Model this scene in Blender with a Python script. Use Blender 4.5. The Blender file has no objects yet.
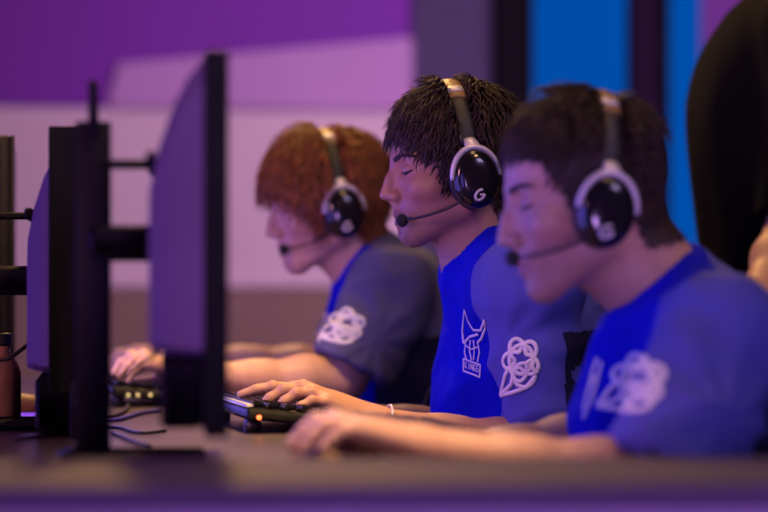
import bpy, math, random
import numpy as np
from mathutils import Vector, Matrix, noise
from mathutils.bvhtree import BVHTree
random.seed(4); np.random.seed(4)
R = math.radians
sc = bpy.context.scene
COL = sc.collection

# ------------------------------------------------------------------ camera
FPX = 2820.0
CAM = Vector((0, 0, 0.97)); YAW, PITCH = R(11.35), R(0.386)
FWD = Vector((math.sin(YAW)*math.cos(PITCH), math.cos(YAW)*math.cos(PITCH), math.sin(PITCH)))
RGT = Vector((math.cos(YAW), -math.sin(YAW), 0)); UPV = RGT.cross(FWD)
cd = bpy.data.cameras.new('camera'); co = bpy.data.objects.new('camera', cd); COL.objects.link(co); sc.camera = co
cd.sensor_width = 36; cd.lens = FPX/768*36; cd.clip_start = .05; cd.clip_end = 60
co.location = CAM
m = Matrix((RGT, UPV, -FWD)).transposed(); co.rotation_euler = m.to_euler()
cd.dof.use_dof = True; cd.dof.focus_distance = 4.13; cd.dof.aperture_fstop = 2.3
def P(px, py, Y):
    "point of the place that stands on the plane y=Y and shows at this pixel"
    d = FWD + RGT*((px-384)/FPX) + UPV*((256-py)/FPX)
    return CAM + d*(Y/d.y)
def RAY(px, py):
    return (FWD + RGT*((px-384)/FPX) + UPV*((256-py)/FPX)).normalized()
# ------------------------------------------------------------------ world, lights, exposure
sc.view_settings.view_transform = 'Standard'; sc.view_settings.look = 'None'
sc.view_settings.gamma = 1; sc.view_settings.use_curve_mapping = False
sc.view_settings.exposure = 0.0
w = bpy.data.worlds.new('world'); sc.world = w; w.use_nodes = True
w.node_tree.nodes['Background'].inputs[0].default_value = (.10, .05, .14, 1)
w.node_tree.nodes['Background'].inputs[1].default_value = .25
def area(name, loc, target, size, energy, col, size_y=None, spread=None):
    l = bpy.data.lights.new(name, 'AREA'); l.energy = energy; l.color = col; l.size = size
    if size_y: l.shape = 'RECTANGLE'; l.size_y = size_y
    if spread: l.spread = R(spread)
    o = bpy.data.objects.new(name, l); COL.objects.link(o); o.location = loc
    o.rotation_euler = (Vector(target)-Vector(loc)).to_track_quat('-Z', 'Y').to_euler()
    return o
def spot(name, loc, target, energy, col, ang, blend=.5, r=.1):
    l = bpy.data.lights.new(name, 'SPOT'); l.energy = energy; l.color = col; l.spot_size = R(ang); l.spot_blend = blend
    l.shadow_soft_size = r
    o = bpy.data.objects.new(name, l); COL.objects.link(o); o.location = loc
    o.rotation_euler = (Vector(target)-Vector(loc)).to_track_quat('-Z', 'Y').to_euler()
    return o
area('magenta_stage_light', (-1.8, 2.6, 1.75), (.9, 3.7, 1.1), .6, 30, (1, .40, .58))
area('blue_stage_light', (-2.0, 5.6, 1.2), (.95, 4.0, .95), .5, 24, (.08, .06, 1))
spot('warm_spot', (.9, 6.4, 3.0), (.72, 4.2, .8), 150, (1, .55, .17), 60, .6, .10)
area('warm_overhead_fill', (1.0, 4.6, 3.15), (1.0, 4.5, 0), .45, 26, (1, .58, .26), 3.2)  # added overhead area lamp, placed so it reflects warm along the headbands
spot('warm_top_spot', (1.5, 2.4, 3.2), (1.12, 4.0, 1.2), 40, (1, .60, .28), 40, .5, .15)
spot('warm_desk_spot', (.60, 2.5, 2.7), (.64, 3.17, .8), 330, (1, .62, .22), 13, .7, .08)
spot('warm_desk_spot', (.60, 3.3, 2.7), (.67, 3.97, .8), 300, (1, .62, .20), 14, .7, .08)
spot('warm_desk_spot', (-.1, 3.8, 2.7), (.60, 4.78, .8), 270, (1, .58, .20), 18, .7, .08)
area('pink_wall_wash', (2.0, 6.3, 1.75), (1.5, 7.98, 1.08), .9, 32, (1, .56, .86), .4)
area('violet_soft_light', (2.3, 1.0, 2.9), (1.1, 3.6, .9), .8, 21, (.66, .48, 1))
area('violet_cloth_fill', (.5, .9, .65), (.35, 2.5, .7), .5, 23, (.60, .30, 1))  # added low fill lamp that tints the table's front cloth violet

# ------------------------------------------------------------------ materials
def mat(name, col, rough=.6, metal=0, emit=None, es=1, spec=.5, var=0, scale=20, bump=0, bscale=200, coat=0, attr=None, sheen=0):
    m = bpy.data.materials.new(name); m.use_nodes = True; nt = m.node_tree; b = nt.nodes['Principled BSDF']
    b.inputs['Base Color'].default_value = (*col, 1); b.inputs['Roughness'].default_value = rough
    b.inputs['Metallic'].default_value = metal; b.inputs['Specular IOR Level'].default_value = spec
    b.inputs['Coat Weight'].default_value = coat; b.inputs['Sheen Weight'].default_value = sheen
    if emit: b.inputs['Emission Color'].default_value = (*emit, 1); b.inputs['Emission Strength'].default_value = es
    tc = nt.nodes.new('ShaderNodeTexCoord')
    src = None
    if attr:
        a = nt.nodes.new('ShaderNodeVertexColor'); a.layer_name = attr; src = a.outputs['Color']
    if var:
        n = nt.nodes.new('ShaderNodeTexNoise'); n.inputs['Scale'].default_value = scale; n.inputs['Detail'].default_value = 5
        nt.links.new(tc.outputs['Object'], n.inputs['Vector'])
        r = nt.nodes.new('ShaderNodeMapRange'); r.inputs[1].default_value = .3; r.inputs[2].default_value = .7
        r.inputs[3].default_value = 1-var; r.inputs[4].default_value = 1+var
        nt.links.new(n.outputs['Fac'], r.inputs[0])
        mx = nt.nodes.new('ShaderNodeVectorMath'); mx.operation = 'SCALE'; mx.inputs[0].default_value = col
        if src: nt.links.new(src, mx.inputs[0])
        nt.links.new(r.outputs[0], mx.inputs['Scale']); src = mx.outputs[0]
    if src: nt.links.new(src, b.inputs['Base Color'])
    if bump:
        n2 = nt.nodes.new('ShaderNodeTexNoise'); n2.inputs['Scale'].default_value = bscale; n2.inputs['Detail'].default_value = 3
        nt.links.new(tc.outputs['Object'], n2.inputs['Vector'])
        bp = nt.nodes.new('ShaderNodeBump'); bp.inputs['Strength'].default_value = bump; bp.inputs['Distance'].default_value = .002
        nt.links.new(n2.outputs['Fac'], bp.inputs['Height']); nt.links.new(bp.outputs[0], b.inputs['Normal'])
    return m
M = dict(
    black=mat('black_plastic', (.012, .011, .014), .38, var=.15, scale=40),
    blackgloss=mat('black_gloss_plastic', (.01, .009, .012), .16, coat=.3, var=.1),
    leather=mat('black_leatherette', (.016, .014, .016), .34, var=.2, bump=.4, bscale=700),
    tan_strip=mat('tan_brown_strip', (.30, .17, .055), .38, var=.2, bump=.3, bscale=600),
    silver=mat('brushed_silver', (.68, .64, .70), .42, metal=.3, var=.08),
    monitor=mat('monitor_back_plastic', (.10, .055, .25), .7, var=.1, scale=8),  # violet stage light reflected on the shell is tinted into this colour
    bezel=mat('monitor_bezel_plastic', (.010, .008, .018), .7, spec=.15, var=.15),
    deskm=mat('desk_laminate', (.060, .042, .050), .33, var=.12, scale=6, bump=.15, bscale=90),
    table=mat('table_laminate', (.050, .026, .085), .6, spec=.25, var=.08, scale=6),
    deskedge=mat('desk_front_cloth', (.26, .17, .32), .8, var=.1),
    shirt_blue=mat('royal_blue_jersey', (.003, .006, .50), .85, var=.10, scale=14, bump=.25, bscale=900, spec=.12),
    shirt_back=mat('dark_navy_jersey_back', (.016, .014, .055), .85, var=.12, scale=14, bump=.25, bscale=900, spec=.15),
    print=mat('white_print', (.80, .76, .82), .6, var=.05),
    dark_print=mat('navy_print', (.02, .02, .15), .7, var=.1),
    trousers=mat('dark_trousers', (.012, .012, .016), .85, var=.2),
    shoe=mat('black_shoe', (.015, .014, .015), .6, var=.2),
    blackshirt=mat('black_cotton', (.0015, .0012, .0015), 1.0, spec=.15, var=.2, scale=9, bump=.3, bscale=500),
    hair_mid=mat('dark_brown_hair', (.030, .015, .010), .62, var=.5, scale=60),
    hair_far=mat('auburn_hair', (.26, .085, .022), .45, var=.5, scale=60),
    hair_near=mat('short_dark_hair', (.028, .014, .010), .6, var=.5, scale=60),
    skin=mat('skin', (.5, .3, .2), .48, attr='tint', var=.05, scale=60, bump=.12, bscale=350, spec=.4),
    eye=mat('eyeball_white', (.5, .46, .46), .2, var=.04),
    iris=mat('dark_brown_iris', (.02, .01, .006), .15, var=.2),
    cable=mat('black_cable', (.012, .011, .014), .5, var=.1),
    metal=mat('grey_steel', (.25, .24, .26), .4, metal=.8, var=.1),
    screen=mat('lit_screen', (.02, .02, .03), .3, emit=(.20, .14, 1.0), es=3.5, var=.1),
    red=mat('red_led', (.1, .01, .01), .4, emit=(1, .12, .03), es=5, var=.05),
    amber=mat('amber_led', (.1, .05, .01), .4, emit=(1, .7, .28), es=.8, var=.05),
    purpleled=mat('violet_led', (.05, .01, .1), .4, emit=(.35, .10, 1), es=.8, var=.05),
    pad=mat('black_mouse_pad', (.014, .012, .015), .85, var=.15),
    tan=mat('tan_plastic', (.30, .15, .09), .5, var=.3, scale=30),
    wall_low=mat('taupe_painted_panel', (.19, .135, .115), .8, var=.06, scale=3),
    wall_pink=mat('pale_painted_wall', (.50, .42, .50), .85, var=.03, scale=2),
    wall_purple=mat('purple_wall_glow', (.140, .019, .31), .85, var=.05, scale=2),  # purple light falling on the wall, put into the base colour
    wall_violet=mat('violet_wall_glow', (.36, .21, .46), .85, var=.05, scale=2),
    wall_grey=mat('grey_violet_panel', (.040, .032, .095), .85, var=.05, scale=2),
    frame_dark=mat('dark_frame', (.004, .0035, .007), .9, spec=.08, var=.1),
    frame_violet=mat('dark_violet_pillar', (.014, .006, .024), .9, spec=.08, var=.1),
    blue_screen=mat('blue_led_wall', (.002, .004, .01), .6, emit=(.0, .128, .62), es=1.0, var=.04, scale=2),
    purple_screen=mat('purple_led_wall', (.03, .01, .05), .6, emit=(.22, .05, .36), es=1.0, var=.04, scale=2),
    floor=mat('dark_carpet', (.03, .025, .035), .95, var=.2, scale=80),
    ceiling=mat('black_ceiling', (.02, .018, .022), .9, var=.1),
    wristband=mat('black_wristband', (.01, .01, .012), .6, var=.1),
)

# ------------------------------------------------------------------ object helpers
def link(name, verts, faces, material, parent=None, base=None, smooth=True, mats=None, midx=None, colors=None):
    me = bpy.data.meshes.new(name)
    V = np.asarray(verts, dtype=float).reshape(-1, 3)
    if base is not None: V = V - np.array(base)
    me.from_pydata(V.tolist(), [], faces if isinstance(faces, list) else faces.tolist())
    me.materials.append(material)
    for mm in (mats or []): me.materials.append(mm)
    if midx is not None: me.polygons.foreach_set('material_index', np.asarray(midx, dtype=np.int32))
    me.polygons.foreach_set('use_smooth', [smooth]*len(me.polygons))
    if colors is not None:
        a = me.color_attributes.new('tint', 'FLOAT_COLOR', 'POINT')
        c = np.ones((len(V), 4)); c[:, :3] = colors; a.data.foreach_set('color', c.ravel())
    me.update()
    o = bpy.data.objects.new(name, me); COL.objects.link(o)
    if parent: o.parent = parent
    return o
def tag(o, label=None, cat=None, group=None, kind=None):
    if label: o['label'] = label
    if cat: o['category'] = cat
    if group: o['group'] = group
    if kind: o['kind'] = kind
    return o
def empty(name, loc, label, cat, group=None, rot=None):
    o = bpy.data.objects.new(name, None); COL.objects.link(o); o.location = loc; o.empty_display_size = .05
    if rot is not None: o.rotation_euler = rot
    return tag(o, label, cat, group)
def copy_tree(o, parent=None):
    c = o.copy(); COL.objects.link(c); c.parent = parent
    for ch in list(o.children): copy_tree(ch, c)
    return c
class G:
    "collects verts and faces"
    def __init__(s): s.v = []; s.f = []
    def add(s, v, f):
        n = len(s.v); s.v += [tuple(p) for p in v]; s.f += [tuple(i+n for i in q) for q in f]; return s
    def box(s, c, d, M3=None, bev=0):
        x, y, z = d[0]/2, d[1]/2, d[2]/2
        if bev:
            b = min(bev, x*.9, y*.9, z*.9); vs = []
            # chamfered box : 24 verts
            idx = {}
            for sx in (-1, 1):
                for sy in (-1, 1):
                    for sz in (-1, 1):
                        for a in range(3):
                            p = [sx*(x-(a != 0)*b), sy*(y-(a != 1)*b), sz*(z-(a != 2)*b)]
                            idx[(sx, sy, sz, a)] = len(vs); vs.append(Vector(p))
            fs = []
            def K(*k): return idx[k]
            for q in (-1, 1):
                fs.append((K(q,-1,-1,0), K(q,1,-1,0), K(q,1,1,0), K(q,-1,1,0)))
                fs.append((K(-1,q,-1,1), K(1,q,-1,1), K(1,q,1,1), K(-1,q,1,1)))
                fs.append((K(-1,-1,q,2), K(1,-1,q,2), K(1,1,q,2), K(-1,1,q,2)))
                for r in (-1, 1):
                    fs.append((K(q,r,-1,0), K(q,r,1,0), K(q,r,1,1), K(q,r,-1,1)))
                    fs.append((K(q,-1,r,0), K(q,1,r,0), K(q,1,r,2), K(q,-1,r,2)))
                    fs.append((K(-1,q,r,1), K(1,q,r,1), K(1,q,r,2), K(-1,q,r,2)))
            for sx in (-1, 1):
                for sy in (-1, 1):
                    for sz in (-1, 1): fs.append((K(sx,sy,sz,0), K(sx,sy,sz,1), K(sx,sy,sz,2)))
        else:
            vs = [Vector((sx*x, sy*y, sz*z)) for sx in (-1, 1) for sy in (-1, 1) for sz in (-1, 1)]
            fs = [(0,1,3,2), (4,6,7,5), (0,4,5,1), (2,3,7,6), (0,2,6,4), (1,5,7,3)]
        c = Vector(c)
        vs = [((M3 @ v) if M3 else v)+c for v in vs]
        return s.add(vs, fs)
    def tube(s, pts, rad, n=10, flat=None, closed=False, nrm=None):
        "rad: number or list. flat=(a,b): multiply the two section axes; nrm: section up hints"
        pts = [Vector(p) for p in pts]; k = len(pts); vs = []; fs = []
        rad = rad if hasattr(rad, '__len__') else [rad]*k
        up = None
        for i, p in enumerate(pts):
            t = (pts[(i+1) % k]-pts[i-1]) if (closed or 0 < i < k-1) else (pts[1]-pts[0] if i == 0 else pts[-1]-pts[-2])
            t.normalize()
            if nrm is not None: up = Vector(nrm[i] if isinstance(nrm, list) else nrm)
            elif up is None: up = Vector((0, 0, 1)) if abs(t.z) < .9 else Vector((1, 0, 0))
            a = t.cross(up)
            if a.length < 1e-6: a = t.orthogonal()
            a.normalize(); b = a.cross(t); up = b
            fa, fb = flat or (1, 1)
            for j in range(n):
                an = 2*math.pi*(j+.5)/n
                vs.append(p + a*math.cos(an)*rad[i]*fa + b*math.sin(an)*rad[i]*fb)
        for i in range(k if closed else k-1):
            i2 = (i+1) % k
            for j in range(n): fs.append((i*n+j, i*n+(j+1) % n, i2*n+(j+1) % n, i2*n+j))
        if not closed: fs.append(tuple(range(n))[::-1]); fs.append(tuple((k-1)*n+j for j in range(n)))
        return s.add(vs, fs)
    def lathe(s, prof, n=32, sx=1, sy=1, mtx=None):
        "prof [(r,h)] around local z; mtx maps"
        vs = []; fs = []
        for r, h in prof:
            for j in range(n):
                a = 2*math.pi*j/n; v = Vector((r*math.cos(a)*sx, r*math.sin(a)*sy, h)); vs.append(mtx @ v if mtx else v)
        for i in range(len(prof)-1):
            for j in range(n): fs.append((i*n+j, i*n+(j+1) % n, (i+1)*n+(j+1) % n, (i+1)*n+j))
        fs.append(tuple(range(n))[::-1]); fs.append(tuple((len(prof)-1)*n+j for j in range(n)))
        return s.add(vs, fs)
    def obj(s, name, m, parent=None, base=None, smooth=True):
        return link(name, s.v, s.f, m, parent, base, smooth)

# ------------------------------------------------------------------ implicit surfaces
def _seg(X, Y, Z, a, b):
    ab = b-a; L = float(ab@ab)+1e-12
    t = np.clip(((X-a[0])*ab[0]+(Y-a[1])*ab[1]+(Z-a[2])*ab[2])/L, 0, 1)
    return t, np.sqrt((X-a[0]-t*ab[0])**2+(Y-a[1]-t*ab[1])**2+(Z-a[2]-t*ab[2])**2)
class Field:
    def __init__(s, lo, hi, h):
        s.lo = np.array(lo, float); s.h = h
        s.n = np.ceil((np.array(hi, float)-s.lo)/h).astype(int)+1
        s.ax = [s.lo[i]+h*np.arange(s.n[i]) for i in range(3)]
        s.F = np.full(s.n, 1.0e2*h*10, dtype=np.float32)
    def _box(s, lo, hi, pad):
        i0 = np.clip(np.floor((np.array(lo)-pad-s.lo)/s.h).astype(int), 0, s.n)
        i1 = np.clip(np.ceil((np.array(hi)+pad-s.lo)/s.h).astype(int)+1, 0, s.n)
        return i0, i1
    def _op(s, lo, hi, fn, k, op):
        i0, i1 = s._box(lo, hi, k+3*s.h)
        if np.any(i1 <= i0): return s
        X = s.ax[0][i0[0]:i1[0], None, None]; Y = s.ax[1][None, i0[1]:i1[1], None]; Z = s.ax[2][None, None, i0[2]:i1[2]]
        d = fn(X, Y, Z); sl = tuple(slice(i0[j], i1[j]) for j in range(3)); F = s.F[sl]
        if op == 'sub': a, b = -F, d
        else: a, b = F, d
        if k > 0:
            hh = np.maximum(k-np.abs(a-b), 0)/k; r = np.minimum(a, b)-hh*hh*k*.25
        else: r = np.minimum(a, b)
        s.F[sl] = -r if op == 'sub' else r
        return s
    def cone(s, a, b, ra, rb=None, k=.01, op='add', cap=None):
        "capsule with two radii; cap=(point,normal) cuts off what lies beyond"
        a = np.array(a, float); b = np.array(b, float); rb = ra if rb is None else rb; r = max(ra, rb)
        def fn(X, Y, Z):
            t, d = _seg(X, Y, Z, a, b); d = d-(ra+(rb-ra)*t)
            if cap is not None:
                for q, n in (cap if isinstance(cap, list) else [cap]):
                    d = np.maximum(d, (X-q[0])*n[0]+(Y-q[1])*n[1]+(Z-q[2])*n[2])
            return d
        return s._op(np.minimum(a, b)-r, np.maximum(a, b)+r, fn, k, op)
    def ell(s, c, r, k=.01, op='add', rot=None):
        c = np.array(c, float); r = np.array(r, float); Rm = np.array(rot) if rot is not None else np.eye(3)
        def fn(X, Y, Z):
            x, y, z = X-c[0], Y-c[1], Z-c[2]
            u = [Rm[0, i]*x+Rm[1, i]*y+Rm[2, i]*z for i in range(3)]
            k0 = np.sqrt(sum((u[i]/r[i])**2 for i in range(3))); k1 = np.sqrt(sum((u[i]/r[i]**2)**2 for i in range(3)))+1e-9
            return k0*(k0-1)/k1
        q = np.full(3, r.max()) if rot is not None else r
        return s._op(c-q, c+q, fn, k, op)
    def half(s, q, n, op='sub'):
        "removes everything beyond the plane"
        X = s.ax[0][:, None, None]; Y = s.ax[1][None, :, None]; Z = s.ax[2][None, None, :]
        s.F = np.maximum(s.F, ((X-q[0])*n[0]+(Y-q[1])*n[1]+(Z-q[2])*n[2]).astype(np.float32)); return s
    def mesh(s):
        F = s.F; S = F < 0; nx, ny, nz = [k-1 for k in s.n]
        corn = [(i, j, k) for i in (0, 1) for j in (0, 1) for k in (0, 1)]
        cnt = sum(S[i:i+nx, j:j+ny, k:k+nz].astype(np.int8) for i, j, k in corn)
        act = (cnt > 0) & (cnt < 8); I = np.argwhere(act); idm = np.full((nx, ny, nz), -1, dtype=np.int64); idm[act] = np.arange(len(I))
        acc = np.zeros((len(I), 3)); num = np.zeros(len(I))
        for a in range(8):
            for b in range(a+1, 8):
                ca, cb = np.array(corn[a]), np.array(corn[b])
                if np.abs(ca-cb).sum() != 1: continue
                fa = F[tuple((I+ca).T)]; fb = F[tuple((I+cb).T)]; mk = (fa < 0) != (fb < 0)
                t = np.where(mk, fa/np.where(mk, fa-fb, 1), 0)
                acc += np.where(mk[:, None], ca+t[:, None]*(cb-ca), 0); num += mk
        V = s.lo+s.h*(I+acc/num[:, None])
        Q = []
        for ax in range(3):
            o1, o2 = [(1, 2), (2, 0), (0, 1)][ax]
            sl0 = [slice(None)]*3; sl1 = [slice(None)]*3; sl0[ax] = slice(0, -1); sl1[ax] = slice(1, None)
            A = S[tuple(sl0)]; B = S[tuple(sl1)]
            E = np.argwhere(A != B)
            if not len(E): continue
            ok = (E[:, o1] > 0) & (E[:, o2] > 0) & (E[:, o1] < s.n[o1]-1) & (E[:, o2] < s.n[o2]-1); E = E[ok]
            ins = A[tuple(E.T)]
            d1 = np.zeros(3, int); d1[o1] = 1; d2 = np.zeros(3, int); d2[o2] = 1
            q = np.stack([idm[tuple((E-d1-d2).T)], idm[tuple((E-d2).T)], idm[tuple(E.T)], idm[tuple((E-d1).T)]], 1)
            q[~ins] = q[~ins][:, ::-1]; Q.append(q)
        return V, np.concatenate(Q)
def vnormals(V, Q):
    n = np.cross(V[Q[:, 2]]-V[Q[:, 0]], V[Q[:, 3]]-V[Q[:, 1]]); N = np.zeros_like(V)
    for i in range(4): np.add.at(N, Q[:, i], n)
    return N/(np.linalg.norm(N, axis=1, keepdims=True)+1e-12)
def relax(V, Q, it=2, lam=.5):
    for _ in range(it):
        S = np.zeros_like(V); c = np.zeros(len(V))
        for i in range(4):
            for j in (1, 3):
                np.add.at(S, Q[:, i], V[Q[:, (i+j) % 4]]); np.add.at(c, Q[:, i], 1)
        V = V+lam*(S/np.maximum(c, 1)[:, None]-V)
    return V
def snoise(V, sc3, seed=0.0):
    return np.array([noise.noise(Vector((p[0]*sc3[0]+seed, p[1]*sc3[1]-seed, p[2]*sc3[2]+seed*.3))) for p in V])
#--HEAD--
# ------------------------------------------------------------------ heads (local frame: x forward, y to the figure's left, z up, centimetres)
def head_mesh(neck_to, p):
    ch = p.get('chin', 0.0)
    f = Field((-11, -9, min(-13.5, neck_to[2]-6)), (13.5, 9, 15), .24)
    f.ell((.3, 0, 5.3), (8.9, 7.3, 8.0), 0)
    f.ell((4.0, 0, -.6+ch*.4), (5.3, 5.9, 7.6-ch*.4), 2)
    f.ell((-3.0, 0, .5), (5.2, 6.0, 5.5), 2)
    for s in (-1, 1):
        f.cone((.9, 5.0*s, -4.6+ch*.5), (7.3, 1.3*s, -8.0+ch), 1.6, 1.6, 2.2)
        f.ell((6.3, 4.5*s, -.3), (2.3, 1.7, 1.7), 1.8)
        f.cone((8.45, .9*s, 4.3), (7.2, 4.3*s, 4.1), .95, .8, 1.0)
    f.ell((7.6, 0, -8.0+ch), (1.9, 1.9, 1.75), 1.6)
    f.ell((7.3, 0, -4.7), (2.6, 2.7, 3.0), 1.6)
    for s in (-1, 1):
        f.ell((9.7, 3.0*s, 2.7), (2.1, 1.9, 1.25), 1.0, 'sub')
        f.ell((7.35, 3.1*s, 2.5), (1.45, 1.65, 1.1), .25)
    nb, nt = p.get('nose', ((9.2, 0, 3.4), (11.1, 0, -1.1)))
    f.cone(nb, nt, .55, .66, .9)
    f.cone((nb[0]*.5+nt[0]*.5+.25, 0, (nb[2]+nt[2])/2+.1), nt, .50, .66, .6)
    f.ell((nt[0]+.05, 0, nt[2]-.05), (.8, .85, .75), .3)
    f.cone((8.3, 0, 3.2), (9.3, 0, -1.5), 1.0, 1.25, .5)
    for s in (-1, 1): f.ell((nt[0]-1.1, 1.15*s, nt[2]-.45), (1.05, .72, .72), .5)
    f.cone((nt[0]-.9, 0, nt[2]-.8), (9.3, 0, -3.1), .55, .55, .5)
    for s in (-1, 1): f.ell((nt[0]-.75, .55*s, nt[2]-1.25), (.55, .28, .4), .2, 'sub')
    f.cone((9.75, 0, -4.25+ch*.5), (8.5, 2.0*s, -4.95+ch*.5), .48, .25, .5)
    for s in (-1, 1):
        f.cone((9.72, .3*s, -4.35+ch*.5), (8.35, 2.15*s, -4.95+ch*.5), .50, .22, .4)
        f.cone((9.55, .2*s, -5.75+ch*.5), (8.35, 2.0*s, -5.2+ch*.5), .56, .25, .4)
        f.cone((10.35, 0, -5.02+ch*.5), (8.6, 2.4*s, -5.08+ch*.5), .10, .10, .15, 'sub')
    f.ell((10.2, 0, -6.9+ch*.5), (.9, 1.6, .55), .7, 'sub')
    for s in (-1, 1):
        f.ell((-.4, 7.4*s, .6), (1.7, .7, 3.0), .5)
    nk = np.array(neck_to)
    f.cone((-2.0, 0, -3.0), nk, 5.3, 5.9, 2.2)
    f.cone((1.0, 0, -5.5), nk+np.array((2.2, 0, 0)), 3.6, 4.6, 2.0)
    V, Q = f.mesh(); V = relax(V, Q, 1, .4)
    # tint
    base = np.array(p['skin']); C = np.tile(base, (len(V), 1))
    x, y, z = V[:, 0], np.abs(V[:, 1]), V[:, 2]
    lip = np.exp(-(((z+5.05-ch*.5)/(.95))**4)) * (x > 8.2) * np.exp(-(y/2.2)**6)*np.clip((x-8.6)/.5, 0, 1)
    C = C*(1-lip[:, None]*.75)+np.array((base[0]*.72, base[1]*.42, base[2]*.45))*lip[:, None]*.75
    st = p.get('stubble', 0)*np.clip((-z-2.6)/2.5, 0, 1)*np.clip((x-0)/3, 0, 1)*(z > -11)*(1-lip)
    st = np.maximum(st, p.get('stubble', 0)*np.exp(-((z+3.7)/.7)**2)*(x > 7)*(y < 3.2))
    C = C*(1-.55*st[:, None])
    red = np.exp(-(((x-7)/3)**2+((y-4.5)/2)**2+((z+1.5)/1.8)**2))
    C[:, 1] *= 1-.15*red; C[:, 2] *= 1-.12*red
    return V, Q, C
def in_poly(x, y, poly):
    c = np.zeros(len(x), bool); j = len(poly)-1
    for i in range(len(poly)):
        xi, yi = poly[i]; xj, yj = poly[j]
        c ^= ((yi > y) != (yj > y)) & (x < (xj-xi)*(y-yi)/(yj-yi+1e-12)+xi); j = i
    return c
HAIRLINE = [(8.9, 8.0), (7.6, 7.2), (6.0, 6.6), (5.2, 4.0), (3.9, 3.2), (3.6, -1.2), (2.2, -1.6), (1.6, 2.4), (-1.8, 2.6), (-3.2, -2.5), (-4.4, -6.0), (-12, -6.0), (-12, 16), (12, 16)]
def hair_mesh(V, Q, p):
    N = vnormals(V, Q)
    ok = in_poly(V[:, 0], V[:, 2], p.get('hairline', HAIRLINE)) & (np.linalg.norm(V-np.array((-1.5, 0, 4)), axis=1) < 13)
    # skull cap under the locks
    idx = np.where(ok)[0]; keep = ok[Q].all(1); Qc = Q[keep]; used = np.unique(Qc); remap = -np.ones(len(V), int); remap[used] = np.arange(len(used))
    capV = V[used]+N[used]*p.get('cap', .35); capQ = remap[Qc]
    n = p['locks']; ch = np.random.choice(idx, n); P0 = V[ch]+np.random.normal(0, .12, (n, 3)); N0 = N[ch]
    L = p['length'](P0)*np.random.uniform(.5, 1.3, n); steps = 7
    flow = p['flow'](P0, N0); fr = P0[:, 0] > .3; lf = np.where(fr, p.get('lift_f', p['lift']), p['lift'])[:, None]; d = N0*lf+flow+np.random.normal(0, p['mess'], (n, 3)); d /= np.linalg.norm(d, axis=1, keepdims=True)
    pts = [P0-N0*.2]; q = P0.copy(); ph = np.random.uniform(0, 6.28, n); cur = p['curl']
    side = np.cross(N0, d); side /= np.linalg.norm(side, axis=1, keepdims=True)+1e-9
    for k in range(steps):
        fl = p['flow'](q, N0)
        d = d*.62+fl*.38+np.array((0, 0, -p['grav']))+side*(np.sin(ph+k*1.3)*cur)[:, None]+N0*(np.cos(ph+k*1.3)*cur*.6)[:, None]
        d /= np.linalg.norm(d, axis=1, keepdims=True)
        q = q+d*(L/steps)[:, None]
        c = np.array((.3, 0, 5.3)); r = np.array((8.9, 7.3, 8.0))+np.where(fr, p.get('clear_f', p.get('clear', .35)), p.get('clear', .35))[:, None]
        k0 = np.linalg.norm((q-c)/r, axis=1); ins = (k0 < 1) & (q[:, 2] > -1)
        q = np.where(ins[:, None], c+(q-c)/np.maximum(k0, .3)[:, None], q)
        pts.append(q.copy())
    pts = np.stack(pts, 1)   # n, steps+1, 3
    pt_ = p.get('band', 0.0); fb = pts[..., 0]*math.cos(pt_)+pts[..., 2]*math.sin(pt_)     # hair pressed flat by the headband
    rb = np.array((8.9, 7.3, 8.0))+.35; c = np.array((.3, 0, 5.3)); k0 = np.linalg.norm((pts-c)/rb, axis=-1)
    wgt = np.clip((1.75-np.abs(fb))/.4, 0, 1)*(k0 > 1)*(pts[..., 2] > 3)
    pts = pts*(1-wgt[..., None])+(c+(pts-c)/np.maximum(k0, .3)[..., None])*wgt[..., None]
    t = np.gradient(pts, axis=1); t /= np.linalg.norm(t, axis=2, keepdims=True)+1e-9
    a = np.cross(t, N0[:, None, :]); a /= np.linalg.norm(a, axis=2, keepdims=True)+1e-9; b = np.cross(a, t)
    prof = np.array([1, 1.15, 1.15, 1.05, .9, .7, .42, .06])*p['thick']
    w = prof[None, :, None]*np.random.uniform(.6, 1.3, n)[:, None, None]
    ring = [pts+a*w*1.6, pts+b*w*.8, pts-a*w*1.6, pts-b*w*.8]
    K = steps+1; VV = np.stack(ring, 2).reshape(-1, 3)    # n,K,4,3
    base = (np.arange(n)*K*4)[:, None, None, None]; i = (np.arange(K-1)*4)[None, :, None]; j = np.arange(4)[None, None, :]
    j2 = (j+1) % 4
    F = np.stack([i+j+0*j2, i+j2, i+4+j2, i+4+j+0*j2], -1)+base
    F = F.reshape(-1, 4)
    return np.concatenate([capV, VV]), np.concatenate([capQ, F+len(capV)])
def xform(V, Mx, s=.01):
    A = np.array(Mx); return (V*s)@A[:3, :3].T+A[:3, 3]
HS = 1.04
def head_matrix(ear, yaw, pitch, roll=0):
    "figure faces -x in the world when yaw=0; yaw>0 turns to the camera; pitch>0 looks down"
    B = Matrix(((-1, 0, 0), (0, -1, 0), (0, 0, 1)))       # local x -> -X, local y (left) -> -Y
    Rm = Matrix.Rotation(yaw, 3, 'Z') @ B @ Matrix.Rotation(pitch, 3, 'Y') @ Matrix.Rotation(roll, 3, 'X')
    return Matrix.Translation(ear) @ Rm.to_4x4() @ Matrix.Scale(HS, 4)

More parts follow.
